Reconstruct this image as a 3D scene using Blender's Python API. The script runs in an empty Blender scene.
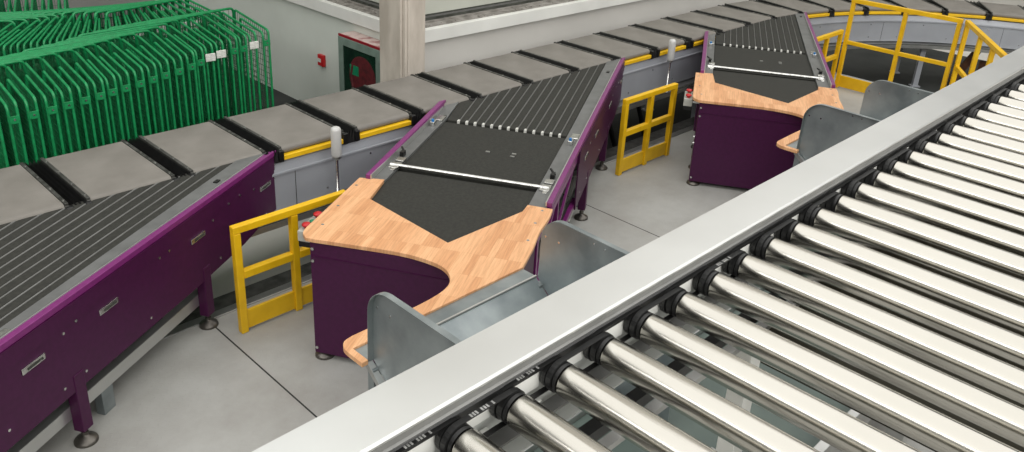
import bpy, bmesh, math, random
from mathutils import Vector, Matrix
random.seed(7)
C = bpy.context.scene.collection
sc = bpy.context.scene
PI = math.pi

# ------------------------------------------------------------------ colours and materials
def lin(c):
    r = []
    for v in c:
        v /= 255.0
        r.append(v/12.92 if v <= .04045 else ((v+.055)/1.055)**2.4)
    return tuple(r)+(1.0,)

def base_mat(name, rgb, rough=.5, metal=0.0, spec=.5, coat=0.0):
    m = bpy.data.materials.new(name); m.use_nodes = True
    nt = m.node_tree; b = nt.nodes['Principled BSDF']
    b.inputs['Base Color'].default_value = lin(rgb)
    b.inputs['Roughness'].default_value = rough
    b.inputs['Metallic'].default_value = metal
    b.inputs['Specular IOR Level'].default_value = spec
    b.inputs['Coat Weight'].default_value = coat
    return m, nt, b

def N(nt, t, **kw):
    n = nt.nodes.new(t)
    for k, v in kw.items(): setattr(n, k, v)
    return n

def noisy(name, rgb, rgb2, scale=8, rough=.5, metal=0.0, spec=.5, bump=0.0, bscale=None, stretch=None, detail=6,
          coords='Object', rvar=0.0, coat=0.0, lo=.35, hi=.65):
    """two-tone mottled surface"""
    m, nt, b = base_mat(name, rgb, rough, metal, spec, coat)
    tc = N(nt, 'ShaderNodeTexCoord'); mp = N(nt, 'ShaderNodeMapping')
    if stretch: mp.inputs['Scale'].default_value = stretch
    nt.links.new(tc.outputs[coords], mp.inputs['Vector'])
    no = N(nt, 'ShaderNodeTexNoise'); no.inputs['Scale'].default_value = scale; no.inputs['Detail'].default_value = detail
    nt.links.new(mp.outputs[0], no.inputs['Vector'])
    cr = N(nt, 'ShaderNodeValToRGB')
    cr.color_ramp.elements[0].color = lin(rgb2); cr.color_ramp.elements[0].position = lo
    cr.color_ramp.elements[1].color = lin(rgb); cr.color_ramp.elements[1].position = hi
    nt.links.new(no.outputs['Fac'], cr.inputs['Fac'])
    nt.links.new(cr.outputs['Color'], b.inputs['Base Color'])
    if rvar:
        mr = N(nt, 'ShaderNodeMapRange')
        mr.inputs['To Min'].default_value = rough-rvar; mr.inputs['To Max'].default_value = rough+rvar
        nt.links.new(no.outputs['Fac'], mr.inputs['Value']); nt.links.new(mr.outputs[0], b.inputs['Roughness'])
    if bump:
        n2 = N(nt, 'ShaderNodeTexNoise'); n2.inputs['Scale'].default_value = bscale or scale*6; n2.inputs['Detail'].default_value = 4
        nt.links.new(mp.outputs[0], n2.inputs['Vector'])
        bp = N(nt, 'ShaderNodeBump'); bp.inputs['Strength'].default_value = bump; bp.inputs['Distance'].default_value = .01
        nt.links.new(n2.outputs['Fac'], bp.inputs['Height']); nt.links.new(bp.outputs[0], b.inputs['Normal'])
    return m

def floor_mat():
    m, nt, b = base_mat('tread_plate_floor', (150, 150, 148), .5, 0, .4)
    tc = N(nt, 'ShaderNodeTexCoord')
    sx = N(nt, 'ShaderNodeSeparateXYZ'); nt.links.new(tc.outputs['Object'], sx.inputs[0])
    no = N(nt, 'ShaderNodeTexNoise'); no.inputs['Scale'].default_value = 1.4; no.inputs['Detail'].default_value = 8; no.inputs['Roughness'].default_value = .65
    nt.links.new(tc.outputs['Object'], no.inputs['Vector'])
    cr = N(nt, 'ShaderNodeValToRGB')
    cr.color_ramp.elements[0].color = lin((150, 148, 143)); cr.color_ramp.elements[0].position = .3
    cr.color_ramp.elements[1].color = lin((171, 171, 167)); cr.color_ramp.elements[1].position = .62
    nt.links.new(no.outputs['Fac'], cr.inputs['Fac'])
    # raised lozenges of the tread plate, alternating direction
    def bars(ang, off):
        mp = N(nt, 'ShaderNodeMapping'); mp.inputs['Rotation'].default_value = (0, 0, ang)
        mp.inputs['Location'].default_value = (off, off*.5, 0)
        nt.links.new(tc.outputs['Object'], mp.inputs['Vector'])
        s2 = N(nt, 'ShaderNodeSeparateXYZ'); nt.links.new(mp.outputs[0], s2.inputs[0])
        outs = []
        for ax, per, w in (('X', .060, .012), ('Y', .060, .004)):
            pp = N(nt, 'ShaderNodeMath', operation='PINGPONG'); pp.inputs[1].default_value = per/2
            nt.links.new(s2.outputs[ax], pp.inputs[0])
            lt = N(nt, 'ShaderNodeMath', operation='LESS_THAN'); lt.inputs[1].default_value = w
            nt.links.new(pp.outputs[0], lt.inputs[0]); outs.append(lt)
        mu = N(nt, 'ShaderNodeMath', operation='MULTIPLY')
        nt.links.new(outs[0].outputs[0], mu.inputs[0]); nt.links.new(outs[1].outputs[0], mu.inputs[1])
        return mu
    a = bars(PI/4, 0); c = bars(-PI/4, .030)
    mx = N(nt, 'ShaderNodeMath', operation='MAXIMUM'); nt.links.new(a.outputs[0], mx.inputs[0]); nt.links.new(c.outputs[0], mx.inputs[1])
    bp = N(nt, 'ShaderNodeBump'); bp.inputs['Strength'].default_value = .5; bp.inputs['Distance'].default_value = .003
    nt.links.new(mx.outputs[0], bp.inputs['Height']); nt.links.new(bp.outputs[0], b.inputs['Normal'])
    # seams between the plates every 3.7 m
    ad = N(nt, 'ShaderNodeMath', operation='ADD'); ad.inputs[1].default_value = -2.261+3.697*5
    nt.links.new(sx.outputs['X'], ad.inputs[0])
    mo = N(nt, 'ShaderNodeMath', operation='PINGPONG'); mo.inputs[1].default_value = 3.697/2
    nt.links.new(ad.outputs[0], mo.inputs[0])
    ls = N(nt, 'ShaderNodeMath', operation='LESS_THAN'); ls.inputs[1].default_value = .006
    nt.links.new(mo.outputs[0], ls.inputs[0])
    mix = N(nt, 'ShaderNodeMixRGB'); mix.inputs['Color2'].default_value = lin((45, 45, 45))
    nt.links.new(ls.outputs[0], mix.inputs['Fac']); nt.links.new(cr.outputs['Color'], mix.inputs['Color1'])
    nt.links.new(mix.outputs[0], b.inputs['Base Color'])
    return m

def wood_mat():
    m, nt, b = base_mat('butcher_block', (214, 160, 112), .42, 0, .4)
    tc = N(nt, 'ShaderNodeTexCoord')
    br = N(nt, 'ShaderNodeTexBrick'); br.offset = .37; br.offset_frequency = 1
    br.inputs['Scale'].default_value = 1; br.inputs['Mortar Size'].default_value = 0.0004
    br.inputs['Brick Width'].default_value = .26; br.inputs['Row Height'].default_value = .045
    br.inputs['Color1'].default_value = lin((232, 180, 134)); br.inputs['Color2'].default_value = lin((210, 152, 106))
    br.inputs['Mortar'].default_value = lin((190, 130, 84)); br.inputs['Bias'].default_value = -.1
    nt.links.new(tc.outputs['Object'], br.inputs['Vector'])
    mp = N(nt, 'ShaderNodeMapping'); mp.inputs['Scale'].default_value = (6, 90, 6)
    nt.links.new(tc.outputs['Object'], mp.inputs['Vector'])
    no = N(nt, 'ShaderNodeTexNoise'); no.inputs['Scale'].default_value = 1; no.inputs['Detail'].default_value = 5
    nt.links.new(mp.outputs[0], no.inputs['Vector'])
    cr = N(nt, 'ShaderNodeValToRGB')
    cr.color_ramp.elements[0].color = (.72, .66, .6, 1); cr.color_ramp.elements[0].position = .3
    cr.color_ramp.elements[1].color = (1, 1, 1, 1); cr.color_ramp.elements[1].position = .6
    nt.links.new(no.outputs['Fac'], cr.inputs['Fac'])
    mx = N(nt, 'ShaderNodeMixRGB', blend_type='MULTIPLY'); mx.inputs['Fac'].default_value = .7
    nt.links.new(br.outputs['Color'], mx.inputs['Color1']); nt.links.new(cr.outputs['Color'], mx.inputs['Color2'])
    nt.links.new(mx.outputs[0], b.inputs['Base Color'])
    return m

def brushed(name, rgb, rgb2, rough, stretch, rvar=.08, aniso=0.0):
    m = noisy(name, rgb, rgb2, 1.0, rough, 1.0, .5, stretch=stretch, rvar=rvar, detail=4)
    return m

M = {}
M['floor'] = floor_mat()
M['concrete'] = noisy('pale_concrete_floor', (216, 213, 206), (198, 195, 189), 1.2, .55, bump=.1)
M['mat'] = noisy('dark_grey_floor', (62, 64, 62), (50, 52, 51), 2, .8, 0, .2)
M['wall_cool'] = noisy('painted_wall', (212, 217, 209), (200, 205, 197), .9, .75, bump=.05)
M['wall_warm'] = noisy('painted_wall_back', (206, 203, 197), (196, 193, 187), .9, .75, bump=.05)
M['wall_far'] = noisy('hall_wall_far_side', (140, 140, 136), (128, 128, 124), .6, .8)
M['trim'] = noisy('white_sill_face', (226, 226, 221), (214, 214, 209), 2, .6)
M['ledge'] = noisy('dirty_cement_ledge', (150, 146, 140), (112, 108, 102), 9, .85, bump=.4)
M['frame_dark'] = noisy('grimy_window_frame', (72, 74, 68), (46, 48, 42), 12, .6)
M['pane'] = noisy('frosted_pane', (188, 190, 180), (172, 174, 164), 1.2, .3)
M['column'] = noisy('bare_concrete_column', (194, 185, 174), (168, 159, 148), 5, .85, stretch=(1, 1, .35), bump=.3)
M['ceiling'] = noisy('ceiling_sheet', (120, 120, 118), (108, 108, 106), 1, .8)
M['purple'] = noisy('purple_enamel_lit', (120, 40, 108), (112, 36, 100), 30, .34, 0, .5, coat=.15)  # lit tone of the enamel, light from above put into the colour
M['purple_shaded'] = noisy('purple_enamel_shaded', (66, 13, 58), (60, 11, 52), 30, .42, 0, .35)  # same enamel, shade of the upright sheets put into the colour
M['belt_dark'] = noisy('black_feed_belt', (56, 56, 52), (48, 48, 45), 40, .7, 0, .2, bump=.15, bscale=500)
M['belt_grey'] = noisy('grey_cell_belt', (128, 124, 118), (114, 110, 104), 3, .6, 0, .35, bump=.1, bscale=300)
M['rubber'] = noisy('black_rubber', (26, 26, 26), (18, 18, 18), 20, .36, 0, .4)
M['pulley'] = noisy('black_plastic', (30, 30, 30), (22, 22, 22), 20, .38, 0, .5)
M['dark_plate'] = noisy('blackened_edge_plate', (92, 92, 89), (58, 58, 55), 12, .4, .5)
M['yellow'] = noisy('yellow_enamel', (232, 186, 22), (218, 170, 14), 6, .38, 0, .5, bump=.05)
M['yellow_stripe'] = noisy('yellow_strip', (236, 190, 30), (222, 176, 24), 12, .4)
M['grey_body'] = noisy('grey_sheet_side', (158, 161, 167), (148, 151, 157), 2, .38, .1, .5)
M['rail_alu'] = noisy('satin_aluminium_cover', (206, 207, 205), (198, 199, 197), 3, .33, .85, .5, rvar=.04)
M['alu_dull'] = noisy('dull_aluminium', (132, 132, 130), (118, 118, 116), 8, .55, .6)
M['edge_grey'] = noisy('grey_edge_strip', (116, 117, 116), (104, 105, 104), 8, .5, .3)
M['dark_steel'] = noisy('dull_dark_steel', (112, 108, 102), (86, 82, 78), 14, .4, .8)
M['alu'] = noisy('aluminium_profile', (190, 190, 188), (172, 172, 170), 8, .34, .9)
M['galv'] = noisy('galvanised_sheet', (164, 171, 172), (128, 136, 138), 3.5, .42, .7, rvar=.08, detail=8)
M['steel'] = noisy('bright_zinc', (225, 225, 222), (190, 190, 188), 25, .25, 1.0)
M['chrome'] = noisy('polished_steel', (205, 200, 192), (180, 176, 168), 20, .18, 1.0)
M['roller'] = noisy('brushed_roller_steel', (196, 193, 185), (188, 185, 177), 1.5, .2, 1.0)
M['green'] = noisy('green_powder_coat', (20, 138, 80), (14, 118, 66), 20, .38, 0, .5)
M['green_dark'] = noisy('green_wire', (14, 108, 62), (10, 92, 52), 20, .45)
M['wood'] = wood_mat()
M['box_grey'] = noisy('control_box_grey', (176, 176, 168), (160, 160, 152), 12, .5)
M['red'] = noisy('signal_red', (196, 32, 36), (176, 26, 30), 12, .35)
M['red_dim'] = noisy('fire_red', (150, 26, 40), (128, 20, 34), 12, .35)
M['btn_green'] = noisy('button_green', (24, 130, 90), (20, 116, 80), 12, .35)
M['blue'] = noisy('blue_cap', (40, 120, 190), (34, 104, 170), 12, .35)
M['lamp_cover'] = noisy('milky_lamp_dome', (196, 196, 194), (184, 184, 182), 12, .3, 0, .6)
M['label'] = noisy('white_tag', (222, 222, 216), (190, 190, 184), 60, .5)
M['cabinet'] = noisy('cabinet_grey_green', (122, 140, 130), (108, 124, 115), 8, .4)
M['cab_top'] = noisy('cabinet_chipped_top', (206, 186, 180), (150, 90, 90), 9, .6, lo=.3, hi=.5)
M['dark_glass'] = noisy('cabinet_glass', (22, 50, 36), (14, 34, 26), 3, .12)
M['hose'] = noisy('folded_red_hose', (96, 26, 32), (66, 16, 22), 18, .6)
M['brown'] = noisy('brown_plank', (108, 72, 50), (80, 52, 36), 10, .6)
M['print'] = noisy('pale_printing', (170, 170, 168), (120, 120, 118), 200, .5)
M['olive'] = noisy('dark_olive_tray', (52, 50, 38), (40, 38, 30), 1.5, .6, 0, .3)
M['web'] = noisy('painted_web', (190, 192, 188), (176, 178, 174), 6, .5)
M['under_belt'] = noisy('grey_green_belt', (92, 104, 98), (72, 84, 80), 2, .5, 0, .4)

# ------------------------------------------------------------------ mesh helpers
class MB:
    def __init__(s): s.v = []; s.f = []; s.sm = []
    def add(s, vs, fs, smooth=False):
        o = len(s.v); s.v += [tuple(v) for v in vs]; s.f += [tuple(i+o for i in f) for f in fs]; s.sm += [smooth]*len(fs); return s
    def box(s, x0, x1, y0, y1, z0, z1):
        if x0 > x1: x0, x1 = x1, x0
        if y0 > y1: y0, y1 = y1, y0
        if z0 > z1: z0, z1 = z1, z0
        v = [(x, y, z) for z in (z0, z1) for y in (y0, y1) for x in (x0, x1)]
        return s.add(v, [(0, 2, 3, 1), (4, 5, 7, 6), (0, 1, 5, 4), (2, 6, 7, 3), (0, 4, 6, 2), (1, 3, 7, 5)])
    def bar(s, p, q, w, h, up=(0, 0, 1)):
        p = Vector(p); q = Vector(q); d = (q-p).normalized(); up = Vector(up)
        if abs(d.dot(up)) > .98: up = Vector((1, 0, 0))
        a = d.cross(up).normalized()*w/2; b = a.cross(d).normalized()*h/2
        v = [x+i*a+j*b for x in (p, q) for j in (-1, 1) for i in (-1, 1)]
        return s.add(v, [(0, 2, 3, 1), (4, 5, 7, 6), (0, 1, 5, 4), (2, 6, 7, 3), (0, 4, 6, 2), (1, 3, 7, 5)])
    def prism(s, poly, z0, z1, M4=None):
        """polygon (counter-clockwise in xy) extruded in z; M4 maps it elsewhere"""
        n = len(poly)
        ar = sum(poly[i][0]*poly[(i+1) % n][1]-poly[(i+1) % n][0]*poly[i][1] for i in range(n))
        if ar < 0: poly = poly[::-1]
        v = [Vector((x, y, z)) for z in (z0, z1) for x, y in poly]
        if M4 is not None: v = [M4 @ p for p in v]
        f = [tuple(range(n))[::-1], tuple(range(n, 2*n))]+[(i, (i+1) % n, n+(i+1) % n, n+i) for i in range(n)]
        return s.add(v, f)
    def tube(s, path, r, n=8, caps=True):
        path = [Vector(p) for p in path]; m = len(path); rings = []
        up = None
        for i, p in enumerate(path):
            d = ((path[i]-path[i-1]).normalized() if i else Vector()) + ((path[i+1]-path[i]).normalized() if i < m-1 else Vector())
            d.normalize()
            if up is None:
                up = Vector((0, 0, 1)) if abs(d.z) < .9 else Vector((1, 0, 0))
            a = d.cross(up).normalized(); b = a.cross(d).normalized(); up = b
            rr = r[i] if isinstance(r, (list, tuple)) else r
            rings.append([p+rr*(math.cos(2*PI*k/n)*a+math.sin(2*PI*k/n)*b) for k in range(n)])
        v = [q for g in rings for q in g]
        f = [(i*n+k, i*n+(k+1) % n, (i+1)*n+(k+1) % n, (i+1)*n+k) for i in range(m-1) for k in range(n)]
        o = len(s.v); s.add(v, f, True)
        if caps: s.add(rings[0], [tuple(range(n))]); s.add(rings[-1], [tuple(range(n))[::-1]])
        return s
    def cyl(s, p, q, r, n=20): return s.tube([p, q], r, n)
    def lathe(s, prof, c=(0, 0, 0), n=24):
        """profile (r, z) turned about z"""
        v = [(c[0]+r*math.cos(2*PI*k/n), c[1]+r*math.sin(2*PI*k/n), c[2]+z) for r, z in prof for k in range(n)]
        m = len(prof)
        f = [(i*n+k, i*n+(k+1) % n, (i+1)*n+(k+1) % n, (i+1)*n+k) for i in range(m-1) for k in range(n)]
        s.add(v, f, True)
        s.add(v[:n], [tuple(range(n))[::-1]]); s.add(v[-n:], [tuple(range(n))]); return s
    def build(s, name, mat, parent=None, loc=(0, 0, 0), rz=0, bevel=0.0, seg=2, extra=()):
        me = bpy.data.meshes.new(name); mi_ = [0]*len(s.f)
        for k_, (e_, em) in enumerate(extra):
            s.add(e_.v, e_.f); s.sm[-len(e_.f):] = e_.sm; mi_ += [k_+1]*len(e_.f)
        me.from_pydata(s.v, [], s.f)
        me.polygons.foreach_set('use_smooth', s.sm); me.polygons.foreach_set('material_index', mi_); me.update()
        bm = bmesh.new(); bm.from_mesh(me); bmesh.ops.recalc_face_normals(bm, faces=bm.faces); bm.to_mesh(me); bm.free()
        me.materials.append(mat if not isinstance(mat, str) else M[mat])
        for e_, em in extra: me.materials.append(M[em])
        o = bpy.data.objects.new(name, me); C.objects.link(o)
        o.location = loc; o.rotation_euler = (0, 0, rz)
        if parent: o.parent = parent
        if bevel:
            b = o.modifiers.new('bevel', 'BEVEL'); b.width = bevel; b.segments = seg; b.limit_method = 'ANGLE'; b.angle_limit = .6
        return o

def tag(o, label=None, cat=None, group=None, kind=None):
    if label: o['label'] = label
    if cat: o['category'] = cat
    if group: o['group'] = group
    if kind: o['kind'] = kind
    return o
def empty(name, loc, rz=0, label=None, cat=None, group=None):
    o = bpy.data.objects.new(name, None); C.objects.link(o); o.location = loc; o.rotation_euler = (0, 0, rz)
    o.empty_display_size = .1
    return tag(o, label, cat, group)
def struct(o): o['kind'] = 'structure'; return o
KIDS = {}
def kids(o): return [c for c in C.objects if c.parent == o]
def copy_tree(o, parent=None, cache=None):
    if cache is None:
        cache = {}
        for c in C.objects:
            if c.parent: cache.setdefault(c.parent.name, []).append(c)
    c = o.copy(); C.objects.link(c)
    if parent: c.parent = parent
    for ch in cache.get(o.name, []): copy_tree(ch, c, cache)
    return c
def arc(cx, cy, r, a0, a1, n=8):
    return [(cx+r*math.cos(math.radians(a0+(a1-a0)*i/n)), cy+r*math.sin(math.radians(a0+(a1-a0)*i/n))) for i in range(n+1)]
def fillet(poly, rads, n=6):
    """round the corners of a closed polygon; rads per corner"""
    out = []; m = len(poly)
    for i in range(m):
        p = Vector(poly[i]); a = Vector(poly[i-1]); b = Vector(poly[(i+1) % m]); r = rads[i] if i < len(rads) else 0
        if not r: out.append(tuple(p)); continue
        da = (a-p).normalized(); db = (b-p).normalized()
        for k in range(n+1):
            t = k/n; q = p+da*r*(1-t)**2+db*r*t**2
            out.append(tuple(q))
    return out

# ------------------------------------------------------------------ the hall
LOW = -.30                                            # the hall floor lies lower than the tread-plate platform
struct(MB().box(-10, 12.7, -9, 5.12, LOW-.1, 0).build('floor', 'floor'))
struct(MB().box(12.7, 30, -9, 5.12, LOW-.2, LOW).build('floor_lower', 'concrete'))
struct(MB().box(-10, 30, 5.12, 14, LOW-.2, LOW).build('floor_lower', 'concrete'))
g = MB().box(-10, 12.7, 5.12, 5.20, LOW, .012)
struct(g.build('trim_1', 'alu', bevel=.004))
g = MB().box(-10, 12.7, 5.20, 5.39, LOW, -.004)
struct(g.build('trim_2', 'dark_plate', bevel=.004))
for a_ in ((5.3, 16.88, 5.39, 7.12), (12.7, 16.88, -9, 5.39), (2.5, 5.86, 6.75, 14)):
    struct(MB().box(*a_, LOW, LOW+.012).build('floor_dark_strip', 'mat'))  # darker grey floor areas lying just above the concrete
# right back wall (along X) and left wall (along Y)
struct(MB().box(5.86, 30, 7.12, 7.4, LOW, 1.24).build('wall_back', 'wall_warm'))
struct(MB().box(5.86, 6.14, 7.4, 14, LOW, 1.24).build('wall_left', 'wall_cool'))
struct(MB().box(5.86, 30, 7.5, 7.8, 3.4, 11).build('wall_back_upper', 'wall_warm'))
struct(MB().box(6.1, 6.4, 7.5, 14, 3.4, 11).build('wall_left_upper', 'wall_cool'))
struct(MB().box(29.8, 30, -9, 7.5, LOW, 11).build('wall_right', 'wall_far'))
struct(MB().box(-10, 30, -9.2, -9, LOW, 11).build('wall_near', 'wall_far'))
struct(MB().box(-10.2, -10, -9, 14, LOW, 11).build('wall_side', 'wall_far'))
struct(MB().box(-10, 6.2, 14, 14.2, LOW, 11).build('wall_end', 'wall_far'))
struct(MB().box(5.78, 30, 7.04, 7.12, 1.10, 1.25).build('trim_3', 'trim', bevel=.006))
struct(MB().box(5.78, 5.86, 7.12, 14, 1.10, 1.25).build('trim_4', 'trim', bevel=.006))
def ledge(x0, x1, y0, y1, z0, z1, alongx):
    g = MB().box(x0, x1, y0, y1, z0, z1)
    for i in range(70):                               # mortar crumbs left on the ledge
        t = random.random()
        if alongx: x = 5.9+t*8; y = y0+random.uniform(.01, .06)
        else: x = x0+random.uniform(.01, .06); y = 7.3+t*5
        s = random.uniform(.01, .03)
        g.box(x, x+s*1.4, y, y+s, z1-.002, z1+s*.5)
    return g.build('trim_5' if alongx else 'trim_6', 'ledge')
struct(ledge(5.86, 30, 7.12, 7.42, 1.24, 1.255, True))
struct(ledge(5.86, 6.14, 7.42, 14, 1.24, 1.255, False))
def window(n, alongx):
    root = empty('window_%d' % n, (0, 0, 0)); struct(root)
    g = MB(); p = MB()
    def bx(a0, a1, d0, d1, z0, z1, m):
        if alongx: m.box(6.02+a0, 6.02+a1, 7.26+d0, 7.26+d1, z0, z1)
        else: m.box(6.0+d0, 6.0+d1, 7.4+a0, 7.4+a1, z0, z1)
    L = 22 if alongx else 6.5
    q_ = MB(); bx(0, L, .0, .14, 1.2555, 1.270, q_); q_.build('sill_step', 'ledge', root); bx(0, L, .05, .14, 1.270, 1.300, g); bx(0, L, .07, .14, 1.318, 1.335, g)
    q_ = MB(); bx(0, L, .06, .14, 1.300, 1.318, q_); q_.build('track', 'alu_dull', root)
    bx(0, L, .02, .14, 3.3, 3.4, g)
    k = 0
    while k*3.4+2.4 < L:
        bx(k*3.4+2.4, k*3.4+2.46, .04, .14, 1.33, 3.3, g); k += 1
    g.build('window_frame', 'frame_dark', root)
    bx(.001, L, .08, .10, 1.33, 3.3, p)
    p.build('pane', 'pane', root)
window(1, True); window(2, False)
# ceiling
struct(MB().box(-10.2, 30, -9.2, 14.2, 11.0, 11.1).build('ceiling', 'ceiling'))
# concrete column
cm = MB().box(5.33, 5.60, 6.66, 7.10, LOW, 11.0).box(5.30, 5.33, 6.70, 7.06, LOW, 11.0).box(5.36, 5.57, 6.645, 6.66, LOW, 11.0)
struct(cm.build('wall_column', 'column', bevel=.012))

# ------------------------------------------------------------------ fire cabinet and call point
fc = empty('fire_hose_cabinet', (5.853, 7.46, .12), 0, 'red and grey-green glazed fire hose cabinet on the wall beside the column', 'cabinet')
# local: depth along -x (0 .. -.24), width along +y (0 .. .86), height .86
W, Hh, D = .85, .85, .22
MB().box(-D+.02, 0, 0, .012, 0, Hh).box(-D+.02, 0, W-.012, W, 0, Hh).box(-D+.02, 0, .012, W-.012, 0, .012).box(-.012, 0, .012, W-.012, .012, Hh).build('body', 'red_dim', fc)
tag(MB().box(-D, 0, 0, W, Hh, Hh+.012).build('top_panel', 'cab_top', fc), 'chipped pale pink top')
MB().box(-D-.004, -D+.012, -.002, W+.002, Hh-.012, Hh+.016).box(-D-.004, -D+.012, -.004, .012, 0, Hh-.012).build('red_edging', 'red_dim', fc)
d = MB()
d.box(-D-.012, -D+.018, .012, .11, .0, Hh-.014).box(-D-.012, -D+.018, W-.09, W, .0, Hh-.014).box(-D-.012, -D+.018, .11, W-.09, Hh-.11, Hh-.014).box(-D-.012, -D+.018, .11, W-.09, 0, .09)
dr = d.build('door', 'cabinet', fc, bevel=.004)
MB().box(-D, -D+.006, .11, W-.09, .09, Hh-.11).build('glass', 'dark_glass', dr)
hr = MB().cyl((-D-.006, .38, .42), (-D-.001, .38, .42), .26, 32)
hr.tube([(-D-.004, .56, .56), (-D-.004, .60, .40), (-D-.004, .56, .22), (-D-.004, .50, .10)], .018, 8)
tag(hr.build('hose_coil', 'hose', fc), 'round dark red hose coil behind the glass')
MB().box(-D-.009, -D-.004, .45, .62, .42, .54).build('hose_nozzle', 'btn_green', fc)

ca = empty('alarm_call_point', (5.86, 8.95, .37), 0, 'small red alarm call point with white face on the pale wall', 'alarm box')
MB().box(-.045, 0, 0, .125, 0, .15).build('housing', 'red', ca, bevel=.006)
MB().box(-.05, -.044, .05, .115, .05, .10).build('press_plate', 'label', ca, bevel=.002)

# ------------------------------------------------------------------ loop sorter: path helper
RC = (11.0, 5.57-4.25); R0 = 4.25
def path(s, off=0.0):
    """s along the near edge centre line (measured at +.45), off = distance outwards from the near edge"""
    if s <= RC[0]: return (s, 5.57+off, 0.0)
    a = (s-RC[0])/(R0+.45)
    return (RC[0]+(R0+off)*math.sin(a), RC[1]+(R0+off)*math.cos(a), -a)
SMAX = RC[0]+(R0+.45)*1.75
def samples(s0, s1):
    out = [s0]; s = s0
    while s < s1-.01:
        s = s+.25 if s >= RC[0] else min(RC[0], s+6.0)
        out.append(min(s, s1))
    return out
def sweep(prof, s0, s1):
    """closed profile of (off, z) swept along the path"""
    g = MB(); ss = samples(s0, s1); n = len(prof); v = []
    for s in ss:
        for off, z in prof:
            x, y, a = path(s, off); v.append((x, y, z))
    f = [(i*n+k, i*n+(k+1) % n, (i+1)*n+(k+1) % n, (i+1)*n+k) for i in range(len(ss)-1) for k in range(n)]
    f += [tuple(range(n)), tuple(range((len(ss)-1)*n, len(ss)*n))[::-1]]
    return g.add(v, f)
S0 = -2.0
so = empty('loop_sorter_track', (0, 0, 0), 0, 'long grey sheet-sided track of the sorter curving away along the wall', 'conveyor')
near_side = sweep([(-.02, .47), (-.02, .78), (-.035, .785), (-.035, .80), (-.02, .805), (.0, .875), (.02, .885), (.06, .885), (.06, .47)], S0, SMAX)
sweep([(.84, .47), (.84, .90), (.88, .90), (.90, .47)], S0, SMAX).build('side_panel', 'grey_body', so)
tag(sweep([(.06, .50), (.06, .89), (.84, .89), (.84, .50)], S0, SMAX).build('track_bed', 'rubber', so), 'black bed below the carriages')
tag(sweep([(-.17, .40), (-.17, .45), (-.02, .45), (.03, .47), (.10, .47), (.10, .40)], S0, SMAX).build('cable_tray', 'alu', so), 'bright ledge under the side panels')
tag(sweep([(-.165, .45), (-.165, .458), (-.13, .458), (-.13, .45)], S0, SMAX).build('tray_lip', 'frame_dark', so), 'dark strip on the ledge')
gj = MB(); gb = MB()
s = 1.2
while s < SMAX-.5:
    x, y, a = path(s, -.0215)
    R = Matrix.Translation((x, y, 0)) @ Matrix.Rotation(a, 4, 'Z')
    t = MB().box(-.002, .002, -.002, .01, .47, .80); gj.add([R @ Vector(v) for v in t.v], t.f)
    for dx, dz in ((-.25, .74), (.3, .54), (-.9, .54), (.75, .74), (-.25, .54)):
        x, y, a = path(s+dx, -.0215); R = Matrix.Translation((x, y, dz)) @ Matrix.Rotation(a, 4, 'Z')
        t = MB().box(-.007, .007, -.006, .004, -.007, .007); gb.add([R @ Vector(v) for v in t.v], t.f)
    s += 2.1
near_side.build('side_panel', 'grey_body', so, extra=[(gj, 'frame_dark'), (gb, 'steel')])
s = 1.7
while s < SMAX:
    for off in (.06, .82):
        x, y, a = path(s, off)
        l = MB().box(-.04, .04, -.03, .03, LOW+.03, .47).box(-.07, .07, -.06, .06, LOW+.012, LOW+.03)
        l.build('leg', 'grey_body', so, loc=(x, y, 0), rz=a)
    x, y, a = path(s, .44); MB().box(-.03, .03, -.36, .36, .34, .40).build('cross_beam', 'grey_body', so, loc=(x, y, 0), rz=a)
    s += 2.6
# slanting black braces with bright end seen below the track
for sx in (7.45, 8.05):
    x, y, a = path(sx, .02)
    b = MB().bar((0, 0, .40), (.22, -.02, -.12), .05, .03).build('brace', 'rubber', so, loc=(x, y, 0), rz=a)

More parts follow.
